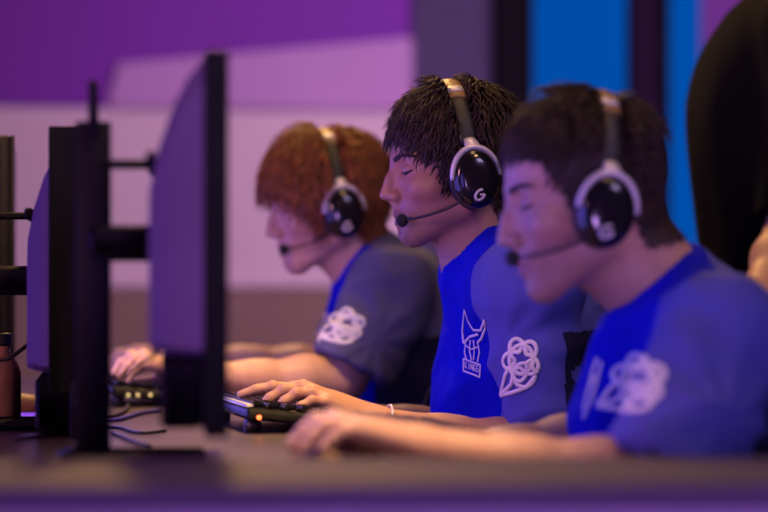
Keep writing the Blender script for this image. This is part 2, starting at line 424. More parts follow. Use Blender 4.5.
# ------------------------------------------------------------------ headset
def build_headset():
    root = empty('headset', (0, 0, 0), '', 'headset')
    c = .01
    # headband
    def arc(ru, rl, u0, a0, a1, n, f0=0, ft=0.0):
        o = []
        for i in range(n):
            a = a0+(a1-a0)*i/(n-1); o.append(Vector(((f0+ft*max(0, math.sin(a))), rl*math.cos(a), u0+ru*math.sin(a)))*c*1.0)
        return o
    pts = arc(12.4, 8.9, 2.6, R(12), R(168), 40)
    nr = [(p-Vector((p.x, 0, .04))).normalized() for p in pts]
    G().tube(pts, .0125, 12, (1.15, .42), nrm=nr).obj('headband', M['leather'], root)
    pts = arc(12.5, 9.0, 2.6, R(50), R(130), 30)
    nr = [(p-Vector((p.x, 0, .04))).normalized() for p in pts]
    G().tube(pts, .0128, 12, (1.12, .43), nrm=nr).obj('crown_strip', M['tan_strip'], root)  # tan strip laid over the middle of the band
    # the inner pad
    pts = arc(11.5, 8.3, 2.8, R(40), R(140), 24)
    nr = [(p-Vector((p.x, 0, .04))).normalized() for p in pts]
    G().tube(pts, .011, 10, (1.1, .5), nrm=nr).obj('head_pad', M['leather'], root)
    for s in (1, -1):
        # slider plate on the band
        sp = arc(12.75, 9.25, 2.6, R(57), R(64), 4) if s > 0 else arc(12.75, 9.25, 2.6, R(123), R(116), 4)
        nr = [(p-Vector((p.x, 0, .04))).normalized() for p in sp]
        G().tube(sp, .0105, 8, (1.25, .35), nrm=nr).obj('slider_clip', M['silver'], root)
        # cup axis: local y*s outward
        Mx = Matrix.Translation((-.001, 0, 0)) @ Matrix(((1, 0, 0, 0), (0, 0, s, 0), (0, -s*-1*s, 0, 0), (0, 0, 0, 1)))
        Mx = Matrix(((1, 0, 0, 0), (0, 0, s, 0), (0, 1, 0, 0), (0, 0, 0, 1)))     # lathe x->fwd, y->up, z->outwards
        def L(prof, name, m, par=root):
            return G().lathe([(r*c, h*c) for r, h in prof], 40, .93, 1.18, Mx).obj(name, m, par)
        L([(2.2, 7.3), (3.1, 7.2), (3.75, 7.5), (3.9, 8.2), (3.8, 8.9), (3.3, 9.2)], 'ear_cushion', M['leather'])
        cup = L([(3.3, 8.9), (3.72, 9.05), (3.82, 9.7), (3.78, 10.6), (3.55, 11.25), (3.1, 11.7), (2.2, 12.0), (1.0, 12.12), (.01, 12.15)], 'ear_cup', M['blackgloss'])
        # silver fork around the cup
        pts = []; nr = []
        for i in range(37):
            a = R(178-176*i/36); pts.append(Vector((3.68*math.cos(a), s*10.7, 4.70*math.sin(a)))*c); nr.append((0, s, 0))
        rad = [.0030+.0018*math.sin(math.pi*i/36)**.6 for i in range(37)]
        yk = G().tube(pts, rad, 10, (1.0, 1.1), nrm=nr)
        yk.tube([Vector((-.1, s*10.6, 4.4))*c, Vector((0, s*10.3, 5.1))*c, Vector((.0, s*9.7, 5.6))*c, Vector((.0, s*9.2, 6.0))*c], [.0105, .010, .009, .0075], 10, (1.15, .5), nrm=(0, s, 0))
        yk.obj('yoke', M['silver'], root)
        # crest on the cup: open ring with an inward bar
        pts = []
        for i in range(26):
            a = R(20+290*i/25); x, z = .86*math.cos(a), .60*math.sin(a)
            ca, sa = math.cos(R(-42)), math.sin(R(-42)); x, z = x*ca+z*sa, -x*sa+z*ca
            pts.append((-s*x+.1, z-2.45))
        def onc(x, z):
            r = math.hypot(x, z/1.24); h = np.interp(r, [0, 1.0, 2.2, 3.1, 3.55, 3.78], [12.15, 12.12, 12.0, 11.7, 11.25, 10.6]); return Vector((x, s*(h+.06), z))*c
        g = G().tube([onc(*q) for q in pts], .0021, 8, nrm=(0, s, 0))
        x0, z0 = pts[-1]; g.tube([onc(x0, z0), onc((x0-.1)*.4+.1, (z0+2.45)*.4-2.45), onc(.1, -2.4)], .0018, 8, nrm=(0, s, 0))
        tag(g.obj('crest', M['silver'], cup), 'silver open ring crest')
    # microphone boom on the figure's left
    a = Vector((2.7, 11.1, -2.9)); b = Vector((5.2, 9.9, -4.3)); d = Vector((8.3, 6.6, -4.9)); e = Vector((10.3, 3.6, -4.9))
    pts = []
    for i in range(17):
        t = i/16; u = 1-t; pts.append((a*u**3+b*3*u*u*t+d*3*u*t*t+e*t**3)*c)
    boom = G().tube(pts, [.0026-.0008*i/16 for i in range(17)], 8).obj('microphone_boom', M['black'], root)
    Mx = Matrix.Translation(e*c)
    pr = [(.01+.0095*math.sin(math.pi*i/10)*100*.01, 0) for i in range(11)]
    g = G(); g.lathe([(.0092*math.sin(math.pi*min(max(i, .15), 9.85)/10), -.0092*math.cos(math.pi*i/10)*1.1) for i in range(11)], 16, 1, 1, Mx)
    g.obj('foam_tip', M['pad'], boom)
    return root
#--BODY--
# ------------------------------------------------------------------ arms and hands (world metres)
def A3(v): return np.array((v[0], v[1], v[2]), float)
def arm_mesh(sh, el, wr, mcps, tips, thumb, fat=1.0, h=.0026, arch=.018, curls=None):
    "mcps/tips index..little; thumb = [base, knuckle, tip]"
    sh, el, wr = map(A3, (sh, el, wr)); mcps = [A3(q) for q in mcps]; tips = [A3(q) for q in tips]; thumb = [A3(q) for q in thumb]
    top = el+(sh-el)*.62
    allp = np.array([top, el, wr]+mcps+tips+thumb)
    f = Field(allp.min(0)-.06, allp.max(0)+.06, h)
    f.cone(top, el, .046*fat, .038*fat, 0)
    d = wr-el; Ld = np.linalg.norm(d); dn = d/Ld
    up = np.array((0, 0, 1.0))
    f.cone(el+dn*.01, el+dn*.07, .039*fat, .043*fat, .03)
    f.cone(el+dn*.07, el+dn*Ld*.62, .043*fat, .033*fat, .03)
    # flattened wrist
    lat = np.cross(dn, up); lat /= np.linalg.norm(lat)
    for s in (-1, 1):
        f.cone(el+dn*Ld*.55+lat*s*.008, wr+lat*s*.009, .029*fat, .0195, .02)
    cen = sum(mcps)/4
    for i, q in enumerate(mcps):
        st = wr+(q-cen)*.35; r = [.0125, .0125, .0118, .0108][i]
        f.cone(st, q, .0165, r, .012)
    f.cone(wr, wr*.35+cen*.65-up*.004, .017, .016, .015)
    rs = [.0088, .0090, .0085, .0074]
    for i in range(4):
        a, b = mcps[i], tips[i]; c = (a+b)/2+up*(arch if curls is None else curls[i])
        B = lambda t: a*(1-t)**2+c*2*t*(1-t)+b*t*t
        j = [a, B(.42), B(.72), b]; r = rs[i]
        f.cone(j[0], j[1], r*1.12, r*1.0, .004); f.cone(j[1], j[2], r*1.0, r*.92, .003); f.cone(j[2], j[3], r*.92, r*.78, .003)
        f.ell(j[1]+up*.001, (r*1.08,)*3, .003)
    f.cone(wr+(thumb[0]-wr)*.3, thumb[0], .015, .0135, .012)
    f.cone(thumb[0], thumb[1], .0125, .0098, .006); f.cone(thumb[1], thumb[2], .0096, .0080, .003)
    return f.mesh()
def stack(parts):
    V = []; Q = []; C = []; n = 0
    for v, q, c in parts:
        V.append(v); Q.append(q+n); n += len(v); C.append(np.tile(np.array(c), (len(v), 1)) if np.ndim(c) == 1 else c)
    return np.concatenate(V), np.concatenate(Q), np.concatenate(C)

def cam_project_hit(bvh, px, py, off=.0015):
    d = RAY(px, py); loc, nor, i, dist = bvh.ray_cast(CAM, d)
    if loc is None: return None
    if nor.dot(d) > 0: nor = -nor
    return loc+nor*off, nor
def strokes(bvh, lines, rad, flat=.35, n=6, off=.0012):
    "printed marks laid on the cloth: thin raised ribbons that follow it"
    g = G()
    for ln in lines:
        pts = []; nr = []
        for a, b in zip(ln[:-1], ln[1:]):
            k = max(1, int(math.hypot(b[0]-a[0], b[1]-a[1])/1.2))
            for i in range(k):
                h = cam_project_hit(bvh, a[0]+(b[0]-a[0])*i/k, a[1]+(b[1]-a[1])*i/k, off)
                if h: pts.append(h[0]); nr.append(h[1])
        h = cam_project_hit(bvh, *ln[-1], off)
        if h: pts.append(h[0]); nr.append(h[1])
        if len(pts) > 1: g.tube(pts, rad, n, (1, flat), nrm=nr)
    return g
def patch_fill(bvh, cx, cy, poly, off=.0008):
    "cloth badge: polygon fan laid on the cloth"
    vs = []; fs = []; rings = 5; n = len(poly)
    c = cam_project_hit(bvh, cx, cy, off)
    if not c: return None
    vs.append(c[0])
    for r in range(1, rings+1):
        for (x, y) in poly:
            h = cam_project_hit(bvh, cx+(x-cx)*r/rings, cy+(y-cy)*r/rings, off); vs.append(h[0] if h else c[0])
    for j in range(n): fs.append((0, 1+j, 1+(j+1) % n))
    for r in range(rings-1):
        for j in range(n): fs.append((1+r*n+j, 1+(r+1)*n+j, 1+(r+1)*n+(j+1) % n, 1+r*n+(j+1) % n))
    return G().add(vs, fs)

def knot_lines(cx, cy, w, h, rot=0):
    "interlaced rosette with a loop for a tail at lower left"
    def T(x, y):
        x, y = x*math.cos(rot)-y*math.sin(rot), x*math.sin(rot)+y*math.cos(rot); return (cx+x*w/2, cy+y*h/2)
    L = []
    pts = []
    for i in range(121):                       # the big five-lobed knot
        t = 4*math.pi*i/120; r = .62+.30*math.cos(2.5*t); pts.append(T(.12+r*math.cos(t+.5)*.92, -.22+r*math.sin(t+.5)*.80))
    L.append(pts)
    L.append([T(.12+.55*math.cos(a), -.22+.48*math.sin(a)) for a in [2*math.pi*i/40 for i in range(41)]])
    L.append([T(.25+.50*math.cos(a), .30+.40*math.sin(a)) for a in [2*math.pi*i/40 for i in range(41)]])
    L.append([T(-.85, .98), T(-.62, .30), T(-.45, .05), T(-.25, .30), T(-.35, .62), T(-.85, .98)])
    L.append([T(-.85, .98), T(-.2, .86), T(.35, .72), T(.7, .4)])
    return L

LETTER = {'V': [[(0, 0), (.5, 1), (1, 0)]], 'I': [[(.5, 0), (.5, 1)]], 'K': [[(0, 0), (0, 1)], [(1, 0), (0, .55), (1, 1)]],
          'N': [[(0, 1), (0, 0), (1, 1), (1, 0)]], 'G': [[(1, .15), (.6, 0), (.1, .15), (0, .6), (.3, 1), (.9, .95), (1, .55), (.6, .55)]],
          'S': [[(1, .1), (.5, 0), (.05, .2), (.2, .45), (.8, .55), (1, .8), (.5, 1), (0, .9)]]}
def text_lines(s, x, y, w, h, slope=0):
    o = []; n = len(s); cw = w/(n+(n-1)*.35)
    for i, ch in enumerate(s):
        ox = i*cw*1.35
        for ln in LETTER[ch]: o.append([(x+ox+a*cw, y+b*h+(ox+a*cw)*slope) for a, b in ln])
    return o

def build_person(p):
    Yp = p['Y']; base = Vector((p['hip'][0], Yp, 0))
    root = empty('person', base, p['label'], 'person', None)
    Mh = head_matrix(p['ear'], p.get('yaw', 0), p['pitch'], p.get('roll', 0)); Mi = Mh.inverted()
    nb = Vector(p['neck']); nl = (Mi @ nb)*100
    V, Q, C = head_mesh((nl.x, nl.y, nl.z), p)
    parts = [(xform(V, Mh), Q, C)]
    skin = np.array(p['skin'])
    for s in p['arms']:
        v, q = arm_mesh(s['sh'], s['el'], s['wr'], s['mcp'], s['tip'], s['thumb'], p.get('fat', 1), arch=s.get('arch', .018), curls=s.get('curls'))
        parts.append((v, q, skin))
    # trunk under the clothes, joined to neck and arms
    shL, shR = A3(p['arms'][0]['sh']), A3(p['arms'][1]['sh']); hip = A3(p['hip']); chest = A3(p['chest'])
    f = Field(np.minimum(np.minimum(hip, chest), np.minimum(shL, shR))-.2, np.maximum(np.maximum(shL, shR), chest)+.2, .012)
    f.cone(shL, shR, .05, .05, 0).cone(chest, hip+(0, 0, .05), .10, .11, .05).cone(A3(nb), chest, .055, .09, .05)
    for s in p['arms']: f.cone(A3(s['sh']), A3(s['sh'])*.55+A3(s['el'])*.45, .048, .042, .02)
    v, q = f.mesh(); parts.append((v, q, skin))
    V2, Q2, C2 = stack(parts)
    link('body', V2, Q2, M['skin'], root, base, colors=C2)
    # hair
    p['hair']['band'] = p['pitch']-p['hsp']; hv, hq = hair_mesh(V, Q, p['hair'])
    tag(link('hair', xform(hv, Mh), hq, p['hair']['mat'], root, base), p['hair'].get('label'))
    # eyes and brows
    fb = BVHTree.FromPolygons([Vector(x) for x in V], Q.tolist())
    for s in (1, -1):
        g = G(); n0 = []
        for i in range(9):
            a = math.pi*i/8; n0.append((max(.01, 1.12*math.sin(a)), -1.12*math.cos(a)))
        e = G().lathe(n0, 20, 1, 1, Matrix.Translation((7.38, 3.1*s, 2.35)))
        e = link('eye', xform(np.array([tuple(v) for v in e.v]), Mh), e.f, M['eye'], root, base)
        # lashes: dark edge of the lowered lid
        def onf(y, z, off):
            h = fb.ray_cast(Vector((16, y, z)), Vector((-1, 0, 0)))[0]; return (h if h else Vector((8, y, z)))+Vector((off, 0, 0))
        ln = [onf((3.1+1.55*t)*s, 1.95+.25*t*t+.1*t, .05) for t in [-1+.2*i for i in range(11)]]
        g = G().tube(ln, [.13+.13*math.sin(math.pi*i/10) for i in range(11)], 6); link('eyelash', xform(np.array([tuple(v) for v in g.v]), Mh), g.f, M['iris'], root, base)
        g = G()
        for k in range(120):
            t = random.random(); y0 = 1.0+3.6*t; z0 = 4.0+.75*math.sin(t*2.3)-.25*t+random.uniform(-.28, .28)*(1-.5*t)
            g.tube([onf(y0*s, z0, -.02), onf((y0+.3)*s, z0+.12, .14), onf((y0+.75)*s, z0+.1-.25*t, .08)], [.10, .10, .03], 4)
        link('eyebrow', xform(np.array([tuple(v) for v in g.v]), Mh), g.f, p['hair']['mat'], root, base)
    # jersey
    sl = p['sleeve']; bel = A3(p['belly']); ends = []
    allp = np.array([shL, shR, hip, chest, bel, A3(nb)]+[A3(a['el']) for a in p['arms']])
    f = Field(allp.min(0)-.22, allp.max(0)+.2, .0062)
    up = chest-hip; up /= np.linalg.norm(up); rot = Matrix.Rotation(p['lean'], 3, 'Y')
    f.ell(chest, p['chest_r'], 0, rot=rot)
    f.ell(bel, p['belly_r'], .10)
    f.ell(hip+(0, 0, .03), (.15, .185, .14), .08)
    f.cone(shL, shR, .066, .066, .06)
    nk = A3(nb)
    for s in (shL, shR): f.cone(nk*.75+s*.25, s, .045, .058, .05)
    f.cone(nk, chest, .066, .10, .04)
    for e in p.get('extra', []): f.cone(e[0], e[1], e[2], e[3], e[4])
    for i, a in enumerate(p['arms']):
        s_, e_ = A3(a['sh']), A3(a['el']); d = e_-s_; d /= np.linalg.norm(d); cut = a.get('cutdir'); end = s_+(e_-s_)*a.get('sl', sl)
        nrm = d if cut is None else A3(cut)/np.linalg.norm(A3(cut))
        over = s_+(e_-s_)*(a.get('sl', sl)+.35)
        r0, r1 = p.get('sr', (.070, .080))
        f.cone(s_, over, r0, r1, .014, cap=[(end, nrm), ])
        ends.append((end, nrm, over, r1))
    for end, nrm, over, r1 in ends:
        f.cone(end-nrm*.07, end+nrm*.05, r1*.70, r1*.83, .004, 'sub', cap=[(end-nrm*.03, -nrm)])
    # neck opening: along the neck, with a V in front
    ax = A3(p['ear'])+(.0, 0, -.04)-nk; ax /= np.linalg.norm(ax)
    col = p.get('collar', .0)
    f.cone(nk+ax*(.035+col), nk+ax*.25, .060, .095, .012, 'sub')
    f.cone(nk+ax*(.035+col)+(-.06, 0, -.045), nk+ax*.16+(-.10, 0, 0), .018, .06, .01, 'sub')
    f.half((0, 0, .50), (0, 0, -1))
    v, q = f.mesh(); v = relax(v, q, 1, .5); N = vnormals(v, q)
    amp = p.get('fold', .006)
    r_ = np.array(rot)
    lv = (v-chest)@r_
    for (a1, a2, a3, am, sd) in ((5, 5, 11, 1.0, 3.1), (14, 10, 7, .55, 9.7), (30, 26, 18, .22, 5.3)):
        nn = snoise(lv+0.25*lv[:, [2, 0, 1]], (a1, a2, a3), sd+p['seed']); ridge = (1-np.abs(nn)*2.2)
        v = v+N*(amp*am*np.where(am > .5, ridge, nn*1.4))[:, None]
    # tension folds from armpit
    for i, a in enumerate(p['arms']):
        s_ = A3(a['sh'])+(-.05, 0, -.08); dd = v-s_; rr = np.linalg.norm(dd, axis=1)
        an = np.arctan2(dd[:, 2], dd[:, 0]); v = v+N*(np.sin(an*9+p['seed'])*.002*np.exp(-((rr-.11)/.08)**2))[:, None]
    # two cloths: royal blue trunk and sleeves of a greyer blue
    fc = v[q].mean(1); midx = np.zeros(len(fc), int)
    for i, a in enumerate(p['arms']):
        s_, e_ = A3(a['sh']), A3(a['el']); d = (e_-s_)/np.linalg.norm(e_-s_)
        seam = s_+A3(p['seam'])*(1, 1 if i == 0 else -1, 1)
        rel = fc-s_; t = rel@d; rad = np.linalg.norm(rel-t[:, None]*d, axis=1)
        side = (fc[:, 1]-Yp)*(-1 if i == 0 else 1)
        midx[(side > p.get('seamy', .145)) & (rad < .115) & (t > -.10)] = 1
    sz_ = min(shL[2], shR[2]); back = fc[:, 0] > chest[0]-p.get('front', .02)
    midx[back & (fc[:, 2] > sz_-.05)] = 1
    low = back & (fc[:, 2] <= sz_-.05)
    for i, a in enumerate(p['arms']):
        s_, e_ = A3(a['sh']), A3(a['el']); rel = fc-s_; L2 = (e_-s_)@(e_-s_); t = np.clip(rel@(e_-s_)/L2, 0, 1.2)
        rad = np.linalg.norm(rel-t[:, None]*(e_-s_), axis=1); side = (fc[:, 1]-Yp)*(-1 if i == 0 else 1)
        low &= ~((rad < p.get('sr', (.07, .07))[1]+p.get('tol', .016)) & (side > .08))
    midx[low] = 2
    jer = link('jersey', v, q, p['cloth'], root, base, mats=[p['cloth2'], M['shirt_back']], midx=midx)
    bvh = BVHTree.FromPolygons([Vector(x) for x in v], q.tolist())
    # collar band
    pts = []; nr = []
    u1 = np.cross(ax, (0, 1, 0)); u1 /= np.linalg.norm(u1); u2 = np.cross(ax, u1)
    for i in range(48):
        a = 2*math.pi*i/48; dirv = u1*math.cos(a)+u2*math.sin(a); o = nk+ax*(.075+col)+dirv*.20
        if dirv[0] > -2:
            loc, nor, _, ds = bvh.ray_cast(Vector(nk+ax*(.030+col)+dirv*.20), Vector(-dirv))
            if loc: pts.append(loc); nr.append(Vector(ax))
    if len(pts) > 30: pass
    return root, jer, bvh, base, Mh

# finger helper: builds mcp/tip lists from wrist, direction and lift
def hand(wr, d, thumb_side, drop=.012, spread=.0, reach=(.085, .093, .087, .072), fl=(.068, .076, .070, .054), rise=.014, tipdrop=(.03, .03, .03, .028), tx=.03):
    wr = Vector(wr); d = Vector(d).normalized(); s = Vector(thumb_side).normalized(); u = Vector((0, 0, 1))
    off = (.028, .009, -.010, -.027); mc = []; tp = []
    for i in range(4):
        m_ = wr+d*reach[i]+s*off[i]+u*(rise-(.002, 0, .002, .006)[i]); mc.append(m_)
        tp.append(m_+d*fl[i]+s*off[i]*spread-u*tipdrop[i])
    th = [wr+d*.035+s*.030-u*.004, wr+d*.068+s*.046-u*.010, wr+d*.098+s*(.050-tx*.3)-u*.018]
    return dict(mcp=mc, tip=tp, thumb=th)
#--SCENE--
# ================================================================== the room
def struct(name, g, m, smooth=False):
    o = g.obj(name, m, None, None, smooth); o['kind'] = 'structure'; return o
YW = 8.0
def wx(px, Y=YW): return P(px, 275, Y).x
def wz(py, px=250, Y=YW): return P(px, py, Y).z
struct('floor', G().box((1, 4, -.05), (9, 10, .1)), M['floor'])
struct('ceiling', G().box((1, 4, 3.35), (9, 10, .1)), M['ceiling'])
struct('wall_left', G().box((-3.55, 4, 1.65), (.1, 10, 3.3)), M['wall_grey'])
struct('wall_right', G().box((5.55, 4, 1.65), (.1, 10, 3.3)), M['wall_grey'])
xc = wx(412); xd = wx(490)
struct('wall_back', G().box((1, YW+.07, 1.65), (9, .1, 3.3)), M['wall_pink'])
def slab(x0, x1, z0, z1, y=YW, t=.06): return G().box(((x0+x1)/2, y+t/2, (z0+z1)/2), (x1-x0, t, z1-z0))
zl = wz(287); zb = wz(106, 60)
struct('trim_1', slab(-3.5, xc, 0, zl, YW-.01, .05), M['wall_low'])
g = G(); g.box(((-3.5+xc)/2, YW+.0, zl+.008), (xc+3.5, .05, .016)); struct('trim_2', g, M['wall_pink'])
tag(slab(-3.5, xc, zb, 3.3, YW+.005, .03).obj('purple_glow_sheet', M['wall_purple'], smooth=False), 'deep purple fabric panel across the top of the back wall', 'wall panel')  # upper field of purple wall light, coloured onto a thin sheet
g = G(); xa = wx(118)
t0 = wz(64, 118); t1 = wz(38, 412); y0 = YW-.012; 
vs = [(xa-.03, y0, zb), (xc, y0, zb), (xc, y0, t1), (xa, y0, t0)]; vs += [(x, y+.012, z) for x, y, z in vs]
g.add(vs, [(0, 1, 2, 3), (7, 6, 5, 4), (0, 4, 5, 1), (1, 5, 6, 2), (2, 6, 7, 3), (3, 7, 4, 0)])
tag(g.obj('violet_glow_sheet', M['wall_violet'], smooth=False), 'paler violet slanted banner hung over the lower edge of the purple panel', 'banner')  # slanted band of violet light, with its edges cut as a sheet
struct('trim_3', slab(xc, xd, 0, 3.3, YW-.02, .10), M['wall_grey'])
struct('trim_4', slab(xd, wx(525), 0, 3.3, YW-.10, .18), M['frame_dark'])
bs = empty('display_screen', ((wx(525)+wx(628))/2, YW, 1.2), 'wide glowing blue display panel on back wall, left of the violet pillar', 'screen', 'blue display panels')
o = slab(wx(525), wx(628), .55, 2.9, YW+.02, .04).obj('panel', M['blue_screen'], bs, bs.location, False)
o = slab(wx(525), wx(628), .45, .55, YW, .06).obj('lower_frame', M['frame_dark'], bs, bs.location, False)
g = slab(wx(628), wx(655), 0, 3.3, YW-.06, .14); struct('trim_5', g, M['frame_violet'])
struct('trim_6', slab(wx(653), wx(661), 0, 3.3, YW-.09, .10), M['frame_dark'])
bs = empty('display_screen', ((wx(661)+wx(701))/2, YW, 1.2), 'narrow glowing blue display panel on back wall beside the standing person in black', 'screen', 'blue display panels')
slab(wx(661), wx(703), .55, 2.9, YW+.02, .04).obj('panel', M['blue_screen'], bs, bs.location, False)
slab(wx(661), wx(703), .45, .55, YW, .06).obj('lower_frame', M['frame_dark'], bs, bs.location, False)
bs = empty('display_screen', (wx(760), YW, 1.2), 'purple glowing display panel above the shoulder of the standing person in black', 'screen')
slab(wx(703), wx(900), .55, 2.9, YW+.02, .04).obj('panel', M['purple_screen'], bs, bs.location, False)
slab(wx(703), wx(900), .45, .55, YW, .06).obj('lower_frame', M['frame_dark'], bs, bs.location, False)

# ================================================================== desks
dk = empty('desk', (.3, 4.6, 0), 'long dark laminate gaming desk holding the monitors and keyboards', 'desk')
G().box((.33, 4.45, .735), (1.06, 3.1, .03), bev=.004).obj('desktop', M['deskm'], dk, dk.location, False)
for x in (-.12, .78):
    for y in (3.0, 5.9):
        G().box((x, y, .36), (.05, .05, .72), bev=.004).obj('leg', M['metal'], dk, dk.location, False)
G().box((-.17, 4.45, .5), (.02, 3.0, .42)).obj('modesty_panel', M['black'], dk, dk.location, False)
tb = empty('table', (.55, 2.55, 0), 'plain blurred table with a violet front cloth in the foreground', 'table')
rz = Matrix.Rotation(R(-9), 3, 'Z')
G().box((.60, 2.60, .770), (2.4, .38, .03), rz, .006).obj('tabletop', M['table'], tb, tb.location, False)
c0 = Vector((.60, 2.60, 0))
G().box(tuple(c0+rz @ Vector((0, -.194, .395))), (2.36, .012, .735), rz).obj('front_cloth', M['deskedge'], tb, tb.location, False)
for sx in (-1.1, 1.1):
    for sy in (-.15, .15): G().box(tuple(c0+rz @ Vector((sx, sy, .378))), (.04, .04, .756), rz).obj('leg', M['metal'], tb, tb.location, False)

# ================================================================== people
SK_MID = (.42, .22, .155); SK_NEAR = (.52, .29, .21); SK_FAR = (.60, .36, .26)
cloth = M['shirt_blue']
cloth2 = mat('slate_blue_jersey_sleeve', (.080, .085, .46), .8, var=.12, scale=14, bump=.25, bscale=900, spec=.3)
cloth3 = mat('grey_slate_jersey_sleeve', (.085, .080, .22), .8, var=.12, scale=14, bump=.25, bscale=900, spec=.3)  # less saturated sleeve blue for the far player
def flow_fringe(P0, N0):
    "hair falls from the crown: forward in front, down and back behind"
    x, y, z = P0[:, 0], P0[:, 1], P0[:, 2]; c = np.array((-3.5, .5, 12.5)); d = P0-c; d -= (d*N0).sum(1)[:, None]*N0
    d /= np.linalg.norm(d, axis=1, keepdims=True)+1e-9; d[:, 2] -= .25*(x > 6); return d
def len_mid(P0):
    return np.where(P0[:, 2] > 6, 4.8, 2.2)-np.where(P0[:, 0] > 5.5, 2.0, 0)
def len_far(P0):
    return np.where(P0[:, 2] > 5, 6.6, 4.2)-np.where(P0[:, 0] > 5.5, 1.2, 0)
def len_near(P0):
    return np.where(P0[:, 2] > 8.5, 4.0, np.where(P0[:, 2] < 0, .6, 1.2))-np.where((P0[:, 0] > 5) & (P0[:, 2] > 7), 1.9, 0)
PEOPLE = {}
# ---- the middle player
Y = 4.18
el = P(548, 455, 3.97); wr = P(378, 423, 3.96); 
lh = dict(sh=P(529, 290, 3.985), el=el, wr=wr,
          mcp=[P(296, 389, 4.005), P(303, 388, 3.985), P(313, 393, 3.965), P(327, 402, 3.945)],
          tip=[P(241, 395, 4.01), P(258, 410, 3.985), P(274, 413, 3.960), P(291, 415, 3.935)],
          thumb=[P(340, 408, 4.01), P(312, 408, 4.03), P(288, 412, 4.035)], curls=[.012, .020, .022, .018], sl=.86)
el2 = P(505, 438, 4.40); wr2 = P(345, 416, 4.36)
h2 = hand(wr2, (-1, 0, -.05), (0, -1, 0)); h2.update(sh=P(505, 295, 4.37), el=el2, wr=wr2, sl=.8)
PEOPLE['mid'] = dict(Y=Y, label='middle player, curly dark brown hair with fringe, royal blue jersey, both hands at the keyboard', ear=P(458, 181, Y), pitch=R(7), yaw=R(2), hsp=R(7), chin=1.3,
    neck=P(487, 262, Y), chest=P(532, 345, Y), chest_r=(.115, .152, .165), belly=P(520, 425, Y), belly_r=(.118, .148, .16), hip=P(520, 585, Y), lean=R(-6), sleeve=.8, seamy=.16, fat=.84,
    arms=[lh, h2], skin=SK_MID, stubble=.35, cloth=cloth, cloth2=cloth2, seam=(0, 0, 0), seed=1.3, tol=.002, fold=.008, sr=(.062, .062),
    nose=((9.1, 0, 3.6), (11.0, 0, -.7)),
    hair=dict(mat=M['hair_mid'], locks=5200, length=len_mid, flow=flow_fringe, lift=1.2, lift_f=.55, mess=.45, curl=.55, grav=.03, thick=.115, clear=1.9, clear_f=.8, label='short curly dark brown hair with a fringe'))
# ---- the near player
Y = 3.38
el = P(662, 480, 3.07); wr = P(422, 446, 3.10)
lh = dict(sh=P(726, 345, 3.19), el=el, wr=wr,
          mcp=[P(338, 420, 3.135), P(332, 420, 3.115), P(340, 423, 3.095), P(356, 430, 3.075)],
          tip=[P(293, 441, 3.15), P(292, 446, 3.12), P(303, 449, 3.09), P(322, 450, 3.07)],
          thumb=[P(385, 436, 3.14), P(350, 444, 3.16), P(322, 450, 3.165)], curls=[.016, .020, .018, .014], sl=.86, cutdir=(-.35, 0, -1))
el2 = P(612, 441, 3.56); wr2 = P(440, 454, 3.50)
h2 = hand(wr2, (-1, 0, -.05), (0, -1, 0)); h2.update(sh=P(696, 345, 3.57), el=el2, wr=wr2, sl=.8)
PEOPLE['near'] = dict(Y=Y, label='nearest player leaning forward, cropped dark hair, blurred, white knot patch on his blue sleeve', ear=P(590, 209, Y), pitch=R(13), yaw=R(0), hsp=R(-8), hso=(-.008, 0, -.006), chin=.3,
    neck=P(672, 297, Y), chest=P(722, 412, Y), chest_r=(.14, .155, .14), belly=P(708, 470, Y), belly_r=(.135, .155, .13), hip=P(740, 620, Y), lean=R(-28), sleeve=.7,
    arms=[lh, h2], skin=SK_NEAR, stubble=.25, cloth=cloth, cloth2=cloth2, seam=(0, 0, 0), seed=4.1, fold=.009, sr=(.070, .072), fat=.78, front=.03,
    extra=[(P(655, 348, Y), P(632, 420, Y), .05, .065, .08)],
    hair=dict(mat=M['hair_near'], locks=4200, length=len_near, flow=flow_fringe, lift=1.5, lift_f=.6, mess=.30, curl=.15, grav=-.03, clear=1.3, clear_f=.5, thick=.10, cap=.45, label='cropped dark hair, longer on top'))
# ---- the far player
Y = 4.98
el = P(347, 380, 4.74); wr = P(196, 376, 4.76)
lh = dict(sh=P(392, 292, 4.79), el=el, wr=wr,
          mcp=[P(146, 358, 4.79), P(144, 356, 4.77), P(146, 358, 4.75), P(150, 363, 4.73)],
          tip=[P(112, 372, 4.80), P(114, 374, 4.775), P(120, 377, 4.75), P(128, 380, 4.735)],
          thumb=[P(175, 373, 4.80), P(155, 380, 4.815), P(135, 382, 4.815)], curls=[.022, .024, .022, .018], sl=.86, cutdir=(-.5, 0, -.9))
el2 = P(334, 370, 5.22); wr2 = P(185, 356, 5.2)
h2 = hand(wr2, (-1, 0, -.05), (0, -1, 0)); h2.update(sh=P(388, 305, 5.17), el=el2, wr=wr2, sl=.70)
PEOPLE['far'] = dict(Y=Y, label='farthest player, shaggy auburn hair over his forehead, slate blue sleeve with white knot patch', ear=P(331, 214, Y), pitch=R(11), yaw=R(3), hsp=R(6), chin=.9,
    neck=P(372, 272, Y), chest=P(408, 335, Y), chest_r=(.125, .15, .16), belly=P(397, 395, Y), belly_r=(.125, .148, .15), hip=P(420, 530, Y), lean=R(-18), sleeve=.7,
    arms=[lh, h2], skin=SK_FAR, stubble=0, cloth=cloth, cloth2=cloth3, seam=(0, 0, 0), seed=7.7, fold=.006, front=.09, fat=.84, sr=(.070, .074),
    hair=dict(mat=M['hair_far'], locks=4600, length=len_far, flow=flow_fringe, lift=1.0, mess=.40, curl=.45, grav=.12, clear=2.4, clear_f=2.0, lift_f=.8, thick=.125, label='shaggy auburn hair'))
hs0 = build_headset(); first = True
